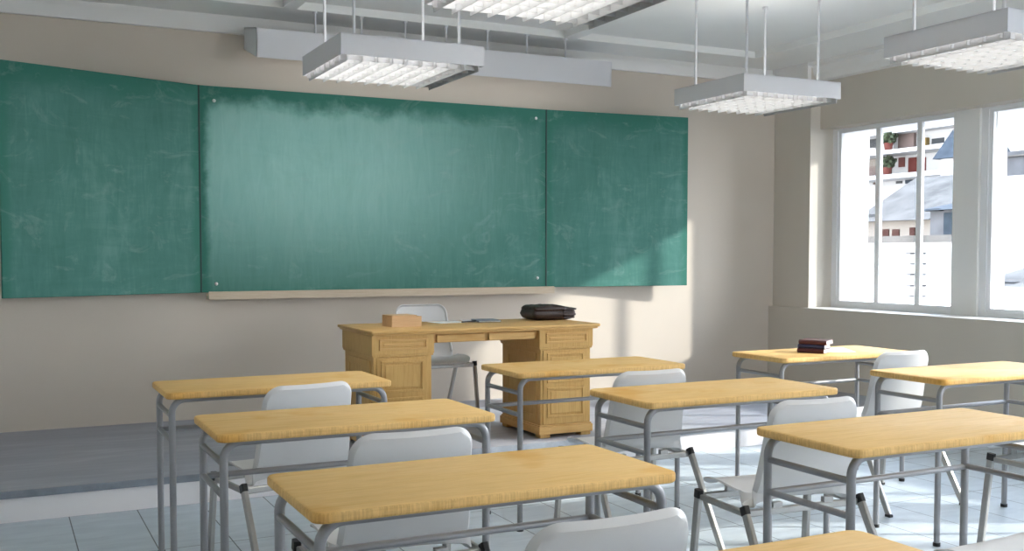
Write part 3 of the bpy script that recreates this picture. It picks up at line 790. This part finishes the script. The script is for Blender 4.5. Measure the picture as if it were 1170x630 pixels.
add(t, 'rung', OUT['grey'], (1.44, 1.55, -0.12, 0.05, 9.47, 9.49))
add(t, 'rung', OUT['grey'], (1.72, 1.82, -0.12, 0.05, 9.48, 9.50))
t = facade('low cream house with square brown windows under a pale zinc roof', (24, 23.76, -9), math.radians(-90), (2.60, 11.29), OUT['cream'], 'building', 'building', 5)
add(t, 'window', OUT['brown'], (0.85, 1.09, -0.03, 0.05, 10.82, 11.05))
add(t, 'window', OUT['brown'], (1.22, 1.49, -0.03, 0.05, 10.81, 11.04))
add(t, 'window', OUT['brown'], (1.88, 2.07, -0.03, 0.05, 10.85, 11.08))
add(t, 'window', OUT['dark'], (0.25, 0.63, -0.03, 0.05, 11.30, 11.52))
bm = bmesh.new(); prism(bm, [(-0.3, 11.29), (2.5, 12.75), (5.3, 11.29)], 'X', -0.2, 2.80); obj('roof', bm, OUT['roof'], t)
t = facade('grey house with a tall blue window behind the white wall', (22, 19.40, -9), math.radians(-90), (1.28, 11.44), OUT['grey'], 'building', 'building', 6)
add(t, 'window', OUT['blue'], (0.45, 0.75, -0.03, 0.05, 10.81, 11.37))
add(t, 'eave', OUT['dark'], (-0.03, 0.42, -0.15, 0.05, 11.42, 11.48))
bm = bmesh.new(); prism(bm, [(-0.3, 11.44), (3.0, 11.99), (6.3, 11.44)], 'X', -0.2, 1.48); obj('roof', bm, OUT['blue'], t)
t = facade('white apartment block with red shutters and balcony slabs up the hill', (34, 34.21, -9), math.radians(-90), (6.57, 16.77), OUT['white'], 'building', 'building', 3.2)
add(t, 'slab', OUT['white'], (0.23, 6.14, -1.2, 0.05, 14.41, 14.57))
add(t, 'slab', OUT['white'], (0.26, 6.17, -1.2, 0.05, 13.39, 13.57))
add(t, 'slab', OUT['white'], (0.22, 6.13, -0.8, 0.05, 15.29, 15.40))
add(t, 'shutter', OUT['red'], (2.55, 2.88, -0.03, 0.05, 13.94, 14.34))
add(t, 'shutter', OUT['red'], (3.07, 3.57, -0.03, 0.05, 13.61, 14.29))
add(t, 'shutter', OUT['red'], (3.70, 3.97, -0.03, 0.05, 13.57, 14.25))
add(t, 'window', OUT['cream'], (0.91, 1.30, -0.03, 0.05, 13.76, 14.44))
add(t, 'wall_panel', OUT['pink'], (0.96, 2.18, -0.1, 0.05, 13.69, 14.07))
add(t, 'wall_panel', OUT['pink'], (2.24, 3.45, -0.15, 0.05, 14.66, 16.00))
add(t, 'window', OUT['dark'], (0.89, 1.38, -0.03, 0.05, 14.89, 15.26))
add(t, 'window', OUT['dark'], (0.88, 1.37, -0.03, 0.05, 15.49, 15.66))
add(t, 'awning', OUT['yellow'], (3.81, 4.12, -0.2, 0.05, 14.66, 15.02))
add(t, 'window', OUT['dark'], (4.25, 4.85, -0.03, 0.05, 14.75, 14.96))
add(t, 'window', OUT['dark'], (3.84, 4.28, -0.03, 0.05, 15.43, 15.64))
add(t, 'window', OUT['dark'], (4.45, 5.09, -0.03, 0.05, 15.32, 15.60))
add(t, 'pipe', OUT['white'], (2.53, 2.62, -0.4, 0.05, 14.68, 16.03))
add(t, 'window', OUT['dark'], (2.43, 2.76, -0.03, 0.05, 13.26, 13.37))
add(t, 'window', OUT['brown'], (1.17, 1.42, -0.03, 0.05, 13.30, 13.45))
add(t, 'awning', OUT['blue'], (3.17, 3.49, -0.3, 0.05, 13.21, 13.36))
t = facade('slate-blue dormer roof right of the red shutters', (30, 26.04, -9), math.radians(-90), (1.35, 13.66), OUT['white'], 'building', 'building', 1.6)
bm = bmesh.new(); prism(bm, [(-0.2, 13.66), (0.8, 14.75), (1.8, 13.66)], 'X', -0.2, 1.55); obj('roof', bm, OUT['blue'], t)
t = facade('white house with a red tiled roof seen through the second window', (38, 30.58, -9), math.radians(-90), (3.51, 14.88), OUT['white'], 'building', 'building', 8)
add(t, 'eave', OUT['roof'], (-0.00, 3.51, -0.2, 0.05, 14.69, 14.78))
bm = bmesh.new(); prism(bm, [(-0.3, 14.88), (4.0, 16.3), (8.3, 14.88)], 'X', -0.2, 3.71); obj('roof', bm, OUT['tile'], t)
t = facade('plain lavender-grey house below the red tiled roof', (30, 24.13, -9), math.radians(-90), (2.77, 13.68), OUT['grey'], 'building', 'building', 5)
add(t, 'band', OUT['roof'], (0.00, 2.78, -0.1, 0.05, 13.50, 13.55))
t = facade('plain white house wall seen low through the second window', (20, 16.08, -9), math.radians(-90), (2.14, 12.02), OUT['white'], 'building', 'building', 5)
t = facade('low shed with a ribbed grey roof at the bottom of the second window', (14, 11.15, -9), math.radians(-90), (1.83, 9.81), OUT['white'], 'building', 'building', 5)
add(t, 'skylight', OUT['dark'], (0.31, 0.49, -0.1, 0.05, 9.85, 9.88))
bm = bmesh.new(); prism(bm, [(-0.3, 9.81), (2.5, 10.36), (5.3, 9.81)], 'X', -0.2, 2.03); obj('roof', bm, OUT['roof'], t)
shrub('leafy potted shrub on the upper balcony of the white block', (33.2, 31.48, 5.60), 0.25)
shrub('leafy potted shrub on the middle balcony of the white block', (33.2, 31.52, 4.59), 0.47)
